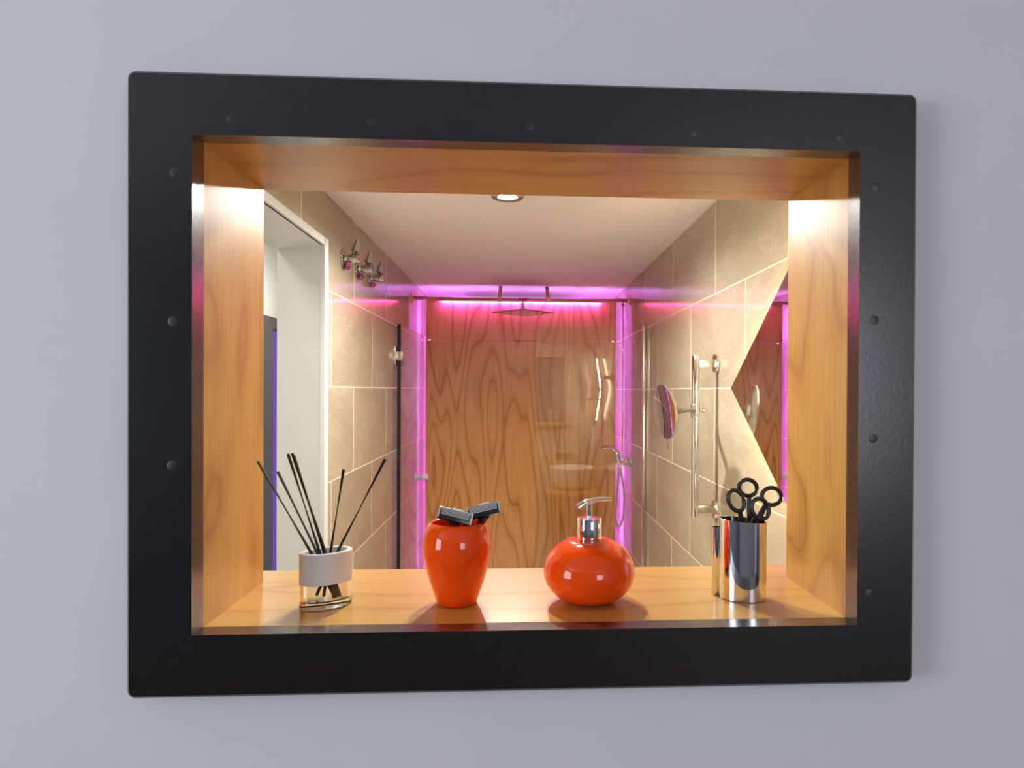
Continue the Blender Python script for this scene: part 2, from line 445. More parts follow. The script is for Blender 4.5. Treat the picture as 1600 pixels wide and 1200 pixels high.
def lay_tiles(wall, x, sign, phase_a, phase_b, yA, yB, zA, zB, cut=None):
    """phase_a: y of a joint in the rows whose bottom is ZROW+0.3 (even), phase_b: odd rows"""
    k0 = math.floor((zA - ZROW) / TH); k1 = math.ceil((zB - ZROW) / TH)
    for k in range(k0, k1):
        z0, z1 = max(ZROW + k * TH, zA), min(ZROW + (k + 1) * TH, zB)
        if z1 - z0 < 0.02: continue
        ph = phase_a if k % 2 else phase_b
        n0 = math.floor((yA - ph) / TW)
        for j in range(n0, n0 + 9):
            y0, y1 = max(ph + j * TW, yA), min(ph + (j + 1) * TW, yB)
            if y1 - y0 < 0.02: continue
            h, hv = JT / 2, JV / 2
            r = (y0 + hv, y1 - hv, z0 + h, z1 - h)
            poly = notch_poly(*r, cut) if cut else [(r[0], r[2]), (r[1], r[2]), (r[1], r[3]), (r[0], r[3])]
            if not poly: continue
            cy, cz = (r[0] + r[1]) / 2, (r[2] + r[3]) / 2
            rel = tuple((round(py - cy, 4), round(pz - cz, 4)) for py, pz in poly)
            key = (rel, sign)
            if key not in _full:
                bm = B()
                prism(bm, [(-0.003 * sign, py, pz) for py, pz in rel], (0.003 * sign, 0, 0), bev=0.0004)
                bmesh.ops.recalc_face_normals(bm, faces=bm.faces)
                me = bpy.data.meshes.new('tile'); bm.to_mesh(me); bm.free(); me.materials.append(M['tile'])
                _full[key] = me
            o = bpy.data.objects.new('tile', _full[key]); COL.objects.link(o)
            o.parent = wall
            o.location = Vector((x, cy, cz + H)) - Vector(wall['_org'])
lay_tiles(wall_r, XR, -1, 1.5609, 1.8644, YN + 0.001, YB - 0.001, ZF + 0.001, ZC - 0.001)
lay_tiles(wall_l, XL, 1, 2.5203, 2.2254, YN + 0.001, YB - 0.001, ZF + 0.001, ZC - 0.001, cut=(DY0 - 0.033, DY1 + 0.033, DZ + 0.015))
# near wall on the bathroom side (seen in the glass): tiles cut around the opening
wall_f = bpy.data.objects['wall_front']
def near_tiles():
    h = JT / 2
    for k in range(math.floor((ZF - ZROW) / TH), math.ceil((ZC - ZROW) / TH)):
        z0, z1 = max(ZROW + k * TH, ZF) + h, min(ZROW + (k + 1) * TH, ZC) - h
        for j in range(-2, 3):
            x0, x1 = max(0.3 * (k % 2) + j * TW, XL) + h, min(0.3 * (k % 2) + (j + 1) * TW, XR) - h
            if x1 - x0 < 0.02 or z1 - z0 < 0.02: continue
            rects = [(x0, x1, z0, z1)]
            a0, a1, b0, b1 = hx0 - 0.004, hx1 + 0.004, hz0 - 0.004, hz1 + 0.004
            if x0 < a1 and x1 > a0 and z0 < b1 and z1 > b0:
                zz0, zz1 = max(z0, b0), min(z1, b1)
                rects = [(x0, x1, z0, b0), (x0, x1, b1, z1), (x0, a0, zz0, zz1), (a1, x1, zz0, zz1)]
            for q in rects:
                if q[1] - q[0] < 0.005 or q[3] - q[2] < 0.005: continue
                bm = B(); prism(bm, [(q[0], YN, q[2]), (q[1], YN, q[2]), (q[1], YN, q[3]), (q[0], YN, q[3])], (0, 0.004, 0), bev=0.0008)
                part('tile', bm, 'tile', wall_f, smooth=False)
near_tiles()

# ------------------------------------------------------------------ black frame of the opening
fx0, fx1, fz0, fz1 = -0.412, 0.4441, -0.328, 0.3335
def rrect(x0, x1, z0, z1, r, n=5):
    pts = []
    for cx, cz, a0 in ((x0 + r, z0 + r, 180), (x1 - r, z0 + r, 270), (x1 - r, z1 - r, 0), (x0 + r, z1 - r, 90)):
        for i in range(n + 1):
            a = radians(a0 + 90 * i / n); pts.append((cx + r * cos(a), cz + r * sin(a)))
    return pts
bm = B()
n = 5
outer = rrect(fx0, fx1, fz0, fz1, 0.008, n)
corners = [(-0.3450, -0.2612), (0.3780, -0.2612), (0.3780, 0.2675), (-0.3450, 0.2675)]
cback = [(IX0, IZ0), (IX1, IZ0), (IX1, IZ1), (IX0, IZ1)]
rings_ = []
def loop(pts, y): return [bm.verts.new((x, y, z)) for x, z in pts]
o_r = rrect(fx0 + 0.003, fx1 - 0.003, fz0 + 0.003, fz1 - 0.003, 0.006, n)
L0 = loop(outer, YW); L1 = loop(outer, 0.753); L2 = loop(o_r, 0.75)
I0 = loop(corners, 0.75); I1 = loop(cback, 0.7908)
for a, b in ((L0, L1), (L1, L2)):
    for i in range(len(a)):
        j = (i + 1) % len(a); bm.faces.new((a[i], a[j], b[j], b[i]))
N = n + 1
for c in range(4):
    seg = [L2[(c * N + i) % (4 * N)] for i in range(N)]
    bm.faces.new(seg + [I0[c]])
    d = (c + 1) % 4
    bm.faces.new((L2[c * N + n], L2[d * N], I0[d], I0[c]))
    bm.faces.new((I0[c], I0[d], I1[d], I1[c]))
ln = thing('wall_opening', 'wide black framed opening in the pale wall, lined with varnished orange brown wood', 'opening', ((IX0 + IX1) / 2, 0.88, IZ0 - LT))
fr = part('frame', bm, 'frame', ln, smooth=True, angle=20); fr['label'] = 'wide flat black frame'
def unproj(px, py, y):
    d = f_ + (px - CX) / FPX * r_ - (py - CY) / FPX * u_
    return d * (y / d.y)
for px, py in ((361, 186), (580, 191), (827, 196), (1083, 205), (1312, 212), (273, 269), (270, 502), (269, 727), (1369, 291), (1366, 500), (1364, 685), (1358, 928)):
    p = unproj(px, py, 0.75); bm = B()
    lathe(bm, [(0.0052, 0.001), (0.0052, -0.00005), (0.0049, -0.00015), (0.0, -0.00018)], p, (0, 1, 0), 20, cap0=False)
    part('screw_plug', bm, 'plug', fr)

# ------------------------------------------------------------------ wooden lining of the opening
bm = B(); box(bm, IX0, IX1, 0.7908, 0.9714, IZ1, IZ1 + LT); part('top_board', bm, 'lining_x', ln, smooth=False)
bm = B(); box(bm, IX0 - LT, IX0, 0.7908, 0.9714, IZ0, IZ1 + LT); part('side_board', bm, 'lining_z', ln, smooth=False)
bm = B(); box(bm, IX1, IX1 + LT, 0.7908, 0.9714, IZ0, IZ1 + LT); part('side_board', bm, 'lining_z', ln, smooth=False)
bm = B()
prism(bm, [(x, y, IZ0 - LT) for x, y in ((IX0 - LT, 0.7908), (IX1 + LT, 0.7908), (IX1 + LT, 0.9735), (IX1 + 0.05, 0.9735), (IX1 + 0.05, 1.03), (IX1 + 0.045, 1.035), (IX0 - 0.045, 1.035), (IX0 - 0.05, 1.03), (IX0 - 0.05, 0.9735), (IX0 - LT, 0.9735))], (0, 0, LT), bev=0.0015)
part('sill_board', bm, 'shelf', ln, smooth=False)

# ------------------------------------------------------------------ wood panel at the end of the shower
YP, PX0, PX1, PZ = 4.07, -0.5445, 0.5715, 0.530
pn = thing('veneer_cladding', 'brown wood veneer panel with swirling grain at the end of the shower', 'wall panel', (0.013, YP, ZF))
bm = B(); box(bm, PX0, PX1, YP, YP + 0.018, ZF, 0.2885, 0.0008, 1); part('board', bm, 'panel', pn, smooth=False)
bm = B(); box(bm, PX0, PX1, YP, YP + 0.018, 0.2898, PZ, 0.0008, 1); part('board', bm, 'panel', pn, smooth=False)
for bx0 in (-0.36, 0.0, 0.36):
    bm = B(); box(bm, bx0 - 0.02, bx0 + 0.02, YP + 0.018, YB - 0.002, ZF, PZ - 0.02); part('batten', bm, 'vanity', pn, smooth=False)
def led(label, mat, x0, x1, y0, y1, z0, z1, grp='coloured light strips around the shower panel'):
    bm = B(); box(bm, x0, x1, y0, y1, z0, z1)
    return tag(part('light_strip', bm, mat, smooth=False), label, 'light strip', grp)
led('upright violet light strip behind the left edge of the shower panel', 'led_side', PX0 + 0.012, PX0 + 0.020, YP + 0.022, YP + 0.034, ZF + 0.01, 0.50)
led('upright violet light strip behind the right edge of the shower panel', 'led_side', PX1 - 0.020, PX1 - 0.012, YP + 0.022, YP + 0.034, ZF + 0.01, 0.50)
led('violet light strip lying behind the top edge of the shower panel', 'led_back', -0.50, 0.53, YP + 0.060, YP + 0.070, PZ - 0.045, PZ - 0.035)
led('magenta light strip along the top of the shower panel', 'led_top', -0.455, 0.485, YP - 0.015, YP - 0.003, 0.5205, 0.5255)
bm = B(); box(bm, PX0 + 0.02, PX1 - 0.02, YP - 0.018, YP - 0.0005, 0.526, PZ + 0.001); box(bm, PX0 + 0.02, PX1 - 0.02, YP - 0.020, YP - 0.018, 0.5150, PZ + 0.001); part('light_shield', bm, 'copper', pn, smooth=False)  # added lip and cover: stops the strip's upward light and hides it

# ------------------------------------------------------------------ ceiling downlights
DL = [(-0.0385, 2.134, 'round ceiling downlight in the bathroom, glowing just under the top board', 70.0),
      (-0.0385, 1.46, 'round ceiling downlight nearer the opening, hidden above the top board', 31.0)]
for x, y, lab, pw in DL:
    t = thing('downlight', lab, 'ceiling light', (x, y, ZC - 0.014), 'bathroom ceiling downlights')
    bm = B(); lathe(bm, [(0.050, 0.014), (0.050, 0.004), (0.046, 0.0), (0.032, 0.003), (0.030, 0.013)], (x, y, ZC - 0.014), (0, 0, 1), 40, cap0=False, cap1=False)
    part('trim_ring', bm, 'brushed', t)
    bm = B(); lathe(bm, [(0.0, 0.006), (0.018, 0.007), (0.0295, 0.011), (0.0295, 0.013)], (x, y, ZC - 0.014), (0, 0, 1), 32, cap0=False)
    part('lens', bm, 'lamp_lens', t)
    l = bpy.data.lights.new('downlight_beam', 'SPOT'); l.energy = pw; l.color = (1.0, 0.97, 0.90)
    l.spot_size = radians(168); l.spot_blend = 0.62; l.shadow_soft_size = 0.022
    o = bpy.data.objects.new('downlight_beam', l); COL.objects.link(o); o.location = (x, y, ZC - 0.017 + H)

# ------------------------------------------------------------------ shower glass
gd = thing('glass_door', 'clear glass shower door swung open against the left tiled wall', 'shower door', (XL + 0.02, 3.79, ZF))
A = Vector((XL + 0.012, 3.392, 0)); Bq = Vector((-0.553, 4.19, 0)); d = (Bq - A).normalized(); nrm = Vector((d.y, -d.x, 0))
def door_box(bm, s0, s1, z0, z1, th, off=0.0, bev=0.0):
    c = A + d * ((s0 + s1) / 2) + nrm * off; c.z = (z0 + z1) / 2
    obox(bm, c, d, nrm, (0, 0, 1), (s1 - s0) / 2, th / 2, (z1 - z0) / 2, bev)
DLN = (Bq - A).length
bm = B(); door_box(bm, 0.0, DLN, ZF + 0.012, 0.314, 0.008, 0, 0.0006); part('pane', bm, 'glass', gd, smooth=False)
bm = B(); door_box(bm, -0.010, -0.0005, ZF + 0.012, 0.316, 0.0155); part('seal', bm, 'seal', gd, smooth=False)
for zc in (0.160, -1.20):
    bm = B()
    door_box(bm, 0.008, 0.062, zc - 0.045, zc + 0.045, 0.005, 0.0075, 0.001)
    hg = part('hinge', bm, 'brushed', gd)
    bm = B(); door_box(bm, 0.006, 0.060, zc - 0.045, zc + 0.045, 0.005, -0.0075, 0.001); part('clamp_plate', bm, 'nickel', hg)
    bm = B(); box(bm, XL, XL + 0.006, 3.315, 3.37, zc - 0.045, zc + 0.045, 0.001); part('wall_plate', bm, 'nickel', hg)
    bm = B(); box(bm, XL + 0.004, XL + 0.034, 3.352, 3.384, zc - 0.022, zc + 0.022, 0.002); part('knuckle', bm, 'brushed', hg)
bm = B(); c = A + d * 0.60; c.z = -0.502
lathe(bm, [(0.0, -0.028), (0.015, -0.028), (0.017, -0.026), (0.017, -0.012), (0.013, -0.008), (0.013, 0.008), (0.017, 0.012), (0.017, 0.040), (0.015, 0.042), (0.0, 0.042)], c, nrm, 24)
part('knob', bm, 'white_plastic', gd)

gp = thing('glass_panel', 'fixed clear glass shower screen with reflections fixed to the right wall', 'shower screen', (0.35, 3.35, ZF))
bm = B(); box(bm, 0.079, XR - 0.004, 3.346, 3.354, ZF + 0.01, 0.3125, 0.0006, 1); part('pane', bm, 'glass', gp, smooth=False)
bm = B(); box(bm, XR - 0.016, XR - 0.0005, 3.334, 3.366, ZF + 0.01, 0.3145, 0.001); part('wall_channel', bm, 'nickel', gp)

# ------------------------------------------------------------------ copper shower rail with rain head
sr = thing('shower_rail', 'copper pipe shower rail with square rain head under the ceiling', 'shower', (0.018, 3.84, 0.42))
YS, ZS = 3.84, 0.5025
bm = B(); tube(bm, [(XL + 0.001, YS, ZS), (XR - 0.001, YS, ZS)], 0.0108, 16); part('pipe', bm, 'copper', sr)
for x, s in ((XL, 1), (XR, -1)):
    bm = B(); lathe(bm, [(0.026, 0.0005), (0.026, 0.003), (0.022, 0.006), (0.012, 0.007), (0.012, 0.014), (0.0097, 0.015)], (x, YS, ZS), (s, 0, 0), 28, cap1=False)
    part('wall_flange', bm, 'copper', sr)
for x in (-0.112, 0.160):
    bm = B()
    a, b = Vector((x, YS + 0.004, ZS - 0.012)), Vector((x, 4.055, ZC - 0.001))
    dd = (b - a).normalized()
    obox(bm, (a + b) / 2, (1, 0, 0), dd, Vector((1, 0, 0)).cross(dd), 0.0100, (b - a).length / 2, 0.0016, 0.0005, 1)
    obox(bm, (x, YS, ZS - 0.0124), (1, 0, 0), (0, 1, 0), (0, 0, 1), 0.0100, 0.0118, 0.0016)
    obox(bm, (x, YS - 0.0124, ZS), (1, 0, 0), (0, 1, 0), (0, 0, 1), 0.0100, 0.0016, 0.0115)
    obox(bm, (x, 4.055, ZC - 0.0022), (1, 0, 0), (0, 1, 0), (0, 0, 1), 0.011, 0.016, 0.002)
    part('ceiling_bracket', bm, 'copper', sr)
for x in (0.018, 0.5755):
    bm = B(); tube(bm, [(x - 0.022, YS, ZS), (x + 0.022, YS, ZS)], 0.0135, 16); tube(bm, [(x, YS, ZS), (x, YS, ZS - 0.030)], 0.0128, 16)
    part('tee_fitting', bm, 'copper', sr)
bm = B(); lathe(bm, [(0.0075, -0.046), (0.0075, -0.028)], (0.018, YS, ZS), seg=16); lathe(bm, [(0.0105, -0.050), (0.0115, -0.044), (0.008, -0.038)], (0.018, YS, ZS), seg=16)
part('connector', bm, 'chrome', sr)
bm = B()
zt = 0.4285; hd = 0.120
c45 = (Vector((1, 1, 0)), Vector((-1, 1, 0)), Vector((0, 0, 1)))
obox(bm, (0.018, YS, zt), *c45, hd, hd, 0.0032, 0.001, 1)
lathe(bm, [(0.034, 0.003), (0.020, 0.012), (0.012, 0.024)], (0.018, YS, zt), seg=4 * 8)
hd_o = part('rain_head', bm, 'dark_chrome', sr, angle=25)
bm = B()
for i in range(13):
    q = -0.108 + 0.216 * i / 12
    c = Vector((0.018, YS, zt - 0.0038))
    # rows of nozzles run away from the viewer across the turned square
    half = (hd * sqrt(2) - 0.012) - abs(q * 1.45)
    obox(bm, c + Vector((q * 1.45, 0, 0)), (1, 0, 0), (0, 1, 0), (0, 0, 1), 0.0028, max(half, 0.006), 0.0010)
part('nozzle_rows', bm, 'white_plastic', hd_o)['kind'] = 'stuff'
bm = B(); tube(bm, smooth_path([(0.5755, YS, ZS - 0.028), (0.5755, YS - 0.01, 0.42), (0.566, 3.76, 0.30), (0.563, 3.745, 0.0), (0.563, 3.7426, -0.375)], 8), 0.0055, 12)
part('riser', bm, 'chrome', sr)

# mixer with hand shower and hose
mx = thing('shower_mixer', 'chrome shower mixer tap on the right wall behind the glass screen', 'tap', (XR, 3.7426, -0.43))
YM = 3.7426
bm = B(); lathe(bm, [(0.028, 0.001), (0.029, 0.004), (0.020, 0.014), (0.0125, 0.020)], (XR, YM, -0.406), (-1, 0, 0), 28); part('wall_flange', bm, 'chrome', mx)
bm = B(); tube(bm, [(XR - 0.015, YM, -0.404), (0.588, YM, -0.402), (0.548, YM, -0.395), (0.528, YM, -0.392)], 0.0, 16, radii=[0.0125, 0.014, 0.015, 0.012]); part('body', bm, 'chrome', mx)
bm = B(); lathe(bm, [(0.0, 0.0), (0.012, 0.0), (0.0155, 0.012), (0.0145, 0.026), (0.006, 0.032), (0.0, 0.033)], (0.586, YM - 0.004, -0.393), (-0.15, -0.2, 1), 20)
kn = part('lever', bm, 'chrome', mx)
bm = B(); lathe(bm, [(0.0, 0.0), (0.010, 0.0), (0.012, 0.010), (0.010, 0.020), (0.0, 0.024)], (0.607, YM - 0.010, -0.386), (0.25, -0.5, 0.8), 18); part('diverter', bm, 'chrome', mx)
hs = thing('hand_shower', 'small chrome hand shower resting in the holder of the mixer', 'hand shower', (0.53, YM, -0.40))
bm = B()
tube(bm, smooth_path([(0.548, YM - 0.012, -0.400), (0.537, YM - 0.014, -0.365), (0.528, YM - 0.016, -0.335), (0.508, YM - 0.018, -0.314), (0.485, YM - 0.018, -0.309)], 6), 0.0, 16,
     radii=[0.010 + 0.006 * sin(min(1, i / 14) * pi) for i in range(25)])
part('handle', bm, 'chrome', hs)
bm = B(); lathe(bm, [(0.0, 0.005), (0.022, 0.005), (0.034, 0.000), (0.034, -0.005), (0.030, -0.007), (0.0, -0.007)], (0.471, YM - 0.018, -0.311), (0.05, 0, 1), 28); part('spray_head', bm, 'chrome', hs)
bm = B(); tube(bm, smooth_path([(0.545, YM - 0.01, -0.41), (0.541, YM - 0.008, -0.48), (0.530, YM - 0.008, -0.60), (0.525, YM - 0.01, -0.69), (0.535, YM - 0.012, -0.733), (0.552, YM - 0.012, -0.733), (0.568, YM - 0.012, -0.68), (0.571, YM - 0.01, -0.56), (0.558, YM - 0.006, -0.46), (0.553, YM - 0.004, -0.415)], 8), 0.0052, 10)
tag(part('shower_hose', bm, 'brushed', smooth=True), 'thin metal shower hose hanging in a loop below the mixer', 'hose')

# ------------------------------------------------------------------ three tap-shaped hooks on the left wall
HK = [(2.363, 'red', 'chrome tap-shaped wall hook with red dot, nearest the white doorway'),
      (2.565, 'blue', 'chrome tap-shaped wall hook with blue dot, middle of the three'),
      (2.769, None, 'chrome tap-shaped wall hook, farthest from the white doorway')]
for y, dot, lab in HK:
    z = 0.439
    t = thing('wall_hook', lab, 'hook', (XL, y, z - 0.04), 'tap-shaped hooks on the left wall')
    bm = B(); lathe(bm, [(0.036, 0.0005), (0.037, 0.003), (0.034, 0.006), (0.016, 0.008), (0.0105, 0.016)], (XL, y, z), (1, 0, 0), 32); part('flange', bm, 'dark_chrome', t)
    bm = B(); lathe(bm, [(0.0105, 0.014), (0.0125, 0.020), (0.0145, 0.028), (0.0148, 0.054), (0.0135, 0.057), (0.0, 0.0575)], (XL, y, z), (1, 0, 0), 28); part('stub', bm, 'dark_chrome', t)
    bm = B(); pts = [(XL + 0.036, y, z + 0.004), (XL + 0.040, y, z + 0.025), (XL + 0.045, y, z + 0.046), (XL + 0.049, y, z + 0.064)]
    tube(bm, pts, 0, 16, radii=[0.0190, 0.0150, 0.0105, 0.0062]); part('lever', bm, 'dark_chrome', t)
    if dot:
        bm = B(); lathe(bm, [(0.0075, 0.0570), (0.0072, 0.0586), (0.0, 0.0592)], (XL, y, z), (1, 0, 0), 20); o = part('dot', bm, dot, t)
        o['label'] = dot + ' marker on the end of the stub'
    bm = B(); lathe(bm, [(0.0, -0.0115), (0.0065, -0.0095), (0.0108, -0.004), (0.0108, 0.004), (0.0065, 0.0095), (0.0, 0.0115)], (XL + 0.014, y, z - 0.027), (0.3, 0, -1), 20)
    part('ball', bm, 'violet_knob', t)

# ------------------------------------------------------------------ magnifying mirror on its pole
YG = 2.13
mg = thing('magnifying_mirror', 'round chrome magnifying mirror on an upright pole by the right wall', 'mirror', (0.551, YG, -0.396))
bm = B(); lathe(bm, [(0.0, -0.396), (0.0108, -0.396), (0.0118, -0.394), (0.0118, 0.109), (0.0108, 0.111), (0.0, 0.111)], (0.5505, YG, 0), seg=28); part('pole', bm, 'chrome', mg)
for z in (0.086, -0.371):
    bm = B(); box(bm, 0.558, XR - 0.006, YG - 0.006, YG + 0.006, z - 0.012, z + 0.012, 0.001); bk = part('bracket', bm, 'brushed', mg)
    bm = B(); lathe(bm, [(0.029, 0.0005), (0.0295, 0.008), (0.0285, 0.010), (0.0, 0.010)], (XR, YG, z), (-1, 0, 0), 36); part('flange', bm, 'chrome', bk)
ZA = -0.061
bm = B(); lathe(bm, [(0.0132, -0.020), (0.0145, -0.018), (0.0145, 0.018), (0.0132, 0.020)], (0.5505, YG, ZA), seg=28); part('clamp', bm, 'nickel', mg)
bm = B(); lathe(bm, [(0.0045, 0.0), (0.0045, 0.010), (0.0085, 0.011), (0.0095, 0.016), (0.0085, 0.021), (0.0, 0.022)], (0.562, YG, ZA), (1, 0, 0), 20); part('clamp_screw', bm, 'nickel', mg)
DC = Vector((0.4292, 2.02, -0.0625)); DN = Vector((-0.978, -0.190, -0.115)).normalized()
bm = B(); tube(bm, [(0.545, YG - 0.004, ZA), (0.478, YG - 0.088, ZA)], 0.0105, 18); tube(bm, [(0.478, YG - 0.088, ZA), DC - DN * 0.020], 0.0075, 14); part('arm', bm, 'brushed', mg)
R = 0.0815
bm = B()
lathe(bm, [(R - 0.001, 0.0025), (R, 0.0), (R, -0.004), (R - 0.004, -0.007), (0.030, -0.012), (0.026, -0.020), (0.010, -0.022), (0.0, -0.022)], DC, DN, 56, cap0=False)
dk = part('disc', bm, 'brushed', mg)
bm = B()
RC = 0.58                                     # radius of curvature of the dished glass
prof = [(R * k / 10 * 0.995, 0.0022 - (RC - sqrt(RC * RC - R * R)) + (RC - sqrt(RC * RC - (R * k / 10) ** 2))) for k in range(10, 0, -1)] + [(0.0, 0.0022 - (RC - sqrt(RC * RC - R * R)))]
lathe(bm, prof, DC, DN, 56, cap0=False)
part('mirror_glass', bm, 'mirror', dk, angle=60)
bm = B()
upv = (Vector((0, 0, 1)) - DN * DN.z).normalized()
tube(bm, [DC - upv * (R - 0.002), DC - upv * (R + 0.030)], 0.0022, 10); part('grip', bm, 'nickel', dk)

# ------------------------------------------------------------------ diamond mirror with warm lights behind it
ms = thing('diamond_mirror', 'diamond shaped wall mirror with warm glow behind it on the right wall', 'mirror', (0.585, 1.445, -0.26))
XM, MT = 0.566, radians(1.05)
MV = [(1.820, 0.0078), (1.425, 0.275), (1.030, 0.0078), (1.425, -0.258)]
def mpt(y, z, off=0.0, sc=1.0):
    y = 1.425 + (y - 1.425) * sc; z = 0.0078 + (z - 0.0078) * sc
    return Vector((XM + off + (y - 1.820) * math.tan(MT) * -1.0, y, z))
bm = B(); prism(bm, [mpt(y, z) for y, z in MV], (0.004, 0, 0)); part('mirror_glass', bm, 'mirror', ms, smooth=False)
bm = B(); prism(bm, [mpt(y, z, 0.0041, 0.996) for y, z in MV], (0.002, 0, 0)); part('rim', bm, 'brushed', ms, smooth=False)
bm = B(); prism(bm, [mpt(y, z, 0.0061, 0.86) for y, z in MV], (0.020, 0, 0)); part('back_box', bm, 'white_paint', ms, smooth=False)
bm = B()
for i in range(4):
    (ya, za), (yb, zb) = MV[i], MV[(i + 1) % 4]
    a, b = mpt(ya, za, 0.018, 0.885), mpt(yb, zb, 0.018, 0.885)
    e = (b - a).normalized(); L = (b - a).length; k = int(L / 0.0125)
    for q in range(k):
        obox(bm, a + e * (L * (q + 0.5) / k), e, (1, 0, 0), e.cross(Vector((1, 0, 0))), 0.0028, 0.003, 0.0016)
ld = part('light_chips', bm, 'led_warm', ms, smooth=False); ld['kind'] = 'stuff'; ld['label'] = 'row of tiny warm lights behind the mirror edge'

# small peg by the mirror
pg = thing('wall_peg', 'small metal peg with round head below the diamond mirror', 'hook', (0.60, 1.56, -0.24))
bm = B(); tube(bm, [(XR + 0.0, 1.615, -0.262), (0.6005, 1.572, -0.228), (0.598, 1.556, -0.208)], 0.0030, 10); part('stem', bm, 'chrome', pg)
bm = B(); lathe(bm, [(0.0, 0.004), (0.006, 0.003), (0.0075, 0.0), (0.006, -0.003), (0.0, -0.004)], (0.5975, 1.554, -0.2045), (-0.1, -0.5, 0.8), 18); part('head', bm, 'chrome', pg)

# ------------------------------------------------------------------ basin corner (seen mirrored in the glass screen)
vc = thing('vanity_cabinet', 'brown wooden vanity cabinet mirrored in the glass screen', 'cabinet', (0.42, 1.2, ZF))
bm = B(); box(bm, 0.225, XR - 0.004, YN + 0.006, 1.44, -1.35, -0.815); part('body', bm, 'vanity', vc, smooth=False)
for z0, z1 in ((-1.34, -1.085), (-1.075, -0.825)):
    bm = B(); box(bm, 0.229, XR - 0.008, 1.44, 1.456, z0, z1, 0.001, 1); dr = part('drawer', bm, 'vanity', vc, smooth=False)
    bm = B(); box(bm, 0.36, 0.48, 1.456, 1.474, z1 - 0.035, z1 - 0.025); part('handle', bm, 'chrome', dr)
for sx in (0.26, 0.58):
    for sy in (1.02, 1.40):
        bm = B(); box(bm, sx - 0.02, sx + 0.02, sy - 0.02, sy + 0.02, ZF, -1.35); part('leg', bm, 'vanity', vc, smooth=False)
bm = B(); box(bm, 0.205, XR - 0.003, YN + 0.005, 1.47, -0.815, -0.785, 0.002); tag(part('worktop', bm, 'lining_x', smooth=False), 'wooden worktop under the white basin mirrored in the glass', 'worktop')
bm = B(); cb = (0.413, 1.225, -0.785)
lathe(bm, [(0.0, 0.0), (0.10, 0.0), (0.135, 0.02), (0.165, 0.08), (0.180, 0.150), (0.186, 0.172), (0.182, 0.176), (0.176, 0.172), (0.166, 0.12), (0.14, 0.055), (0.08, 0.025), (0.0, 0.02)], cb, seg=56)
tag(part('wash_basin', bm, 'basin'), 'round white vessel basin mirrored in the glass screen', 'basin')
fc = thing('basin_faucet', 'tall gooseneck basin faucet mirrored in the glass screen', 'tap', (0.575, 1.03, -0.785))
bm = B(); tube(bm, smooth_path([(0.575, 1.03, -0.785), (0.575, 1.03, -0.60), (0.575, 1.035, -0.46), (0.565, 1.05, -0.40), (0.54, 1.07, -0.372), (0.512, 1.09, -0.378), (0.49, 1.11, -0.41), (0.478, 1.12, -0.45)], 6), 0.011, 14); part('spout', bm, 'chrome', fc)
bm = B(); lathe(bm, [(0.02, 0.0), (0.02, 0.012), (0.014, 0.02), (0.014, 0.10), (0.0, 0.105)], (0.575, 1.03, -0.785), seg=24); part('body', bm, 'chrome', fc)
bm = B(); tube(bm, [(0.575, 1.04, -0.70), (0.555, 1.075, -0.68)], 0.005, 10); part('lever', bm, 'chrome', fc)
for x, w in ((0.335, 'left'), (0.412, 'right')):
    so = thing('wall_socket', 'dark square wall socket above the mirrored basin, %s of two' % w, 'socket', (x, YN + 0.004, -0.58), 'sockets above the basin')
    bm = B(); box(bm, x - 0.029, x + 0.029, YN + 0.0045, YN + 0.012, -0.579, -0.521, 0.002); part('cover', bm, 'socket', so)
    bm = B(); lathe(bm, [(0.020, 0.0), (0.020, 0.001), (0.017, 0.0015), (0.0, 0.0015)], (x, YN + 0.012, -0.55), (0, 1, 0), 24); part('inset', bm, 'black_plastic', so)

# ------------------------------------------------------------------ dark doorway across the hall
hd_ = thing('hall_doorway', 'dark grey door frame with indigo light strip across the hall', 'door frame', (-1.45, 4.2, ZF))
bm = B(); box(bm, -1.448, -1.40, 3.55, 4.0215, ZF, 0.4068, 0.001, 1); part('jamb', bm, 'dark_door', hd_, smooth=False)
bm = B(); box(bm, -1.448, -1.40, 4.095, 4.60, ZF, 0.4068, 0.001, 1); part('jamb', bm, 'dark_door', hd_, smooth=False)
bm = B(); box(bm, -1.448, -1.40, 4.022, 4.095, 0.345, 0.4068); part('head', bm, 'dark_door', hd_, smooth=False)
bm = B(); box(bm, -1.448, -1.401, 4.022, 4.095, 0.327, 0.345); part('end_cap', bm, 'seal', hd_, smooth=False)
bm = B(); box(bm, -1.448, -1.401, 4.022, 4.095, ZF, 0.327); part('light_strip', bm, 'led_hall', hd_, smooth=False)
for hy, w in ((1.5, 'beside the doorway'), (3.5, 'farther along, before the dark frame')):  # added housings for the unseen hall fill lights
    hl = thing('hall_fill_lamp', 'square fill lamp added out of view in the hall, ' + w, 'ceiling light', (-1.08, hy, 0.81), 'added fill lamps in the hall')
    bm = B(); box(bm, -1.22, -0.94, hy - 0.14, hy + 0.14, 0.815, 0.85, 0.004); part('housing', bm, 'white_paint', hl)

# ------------------------------------------------------------------ things on the sill
ZS0 = IZ0
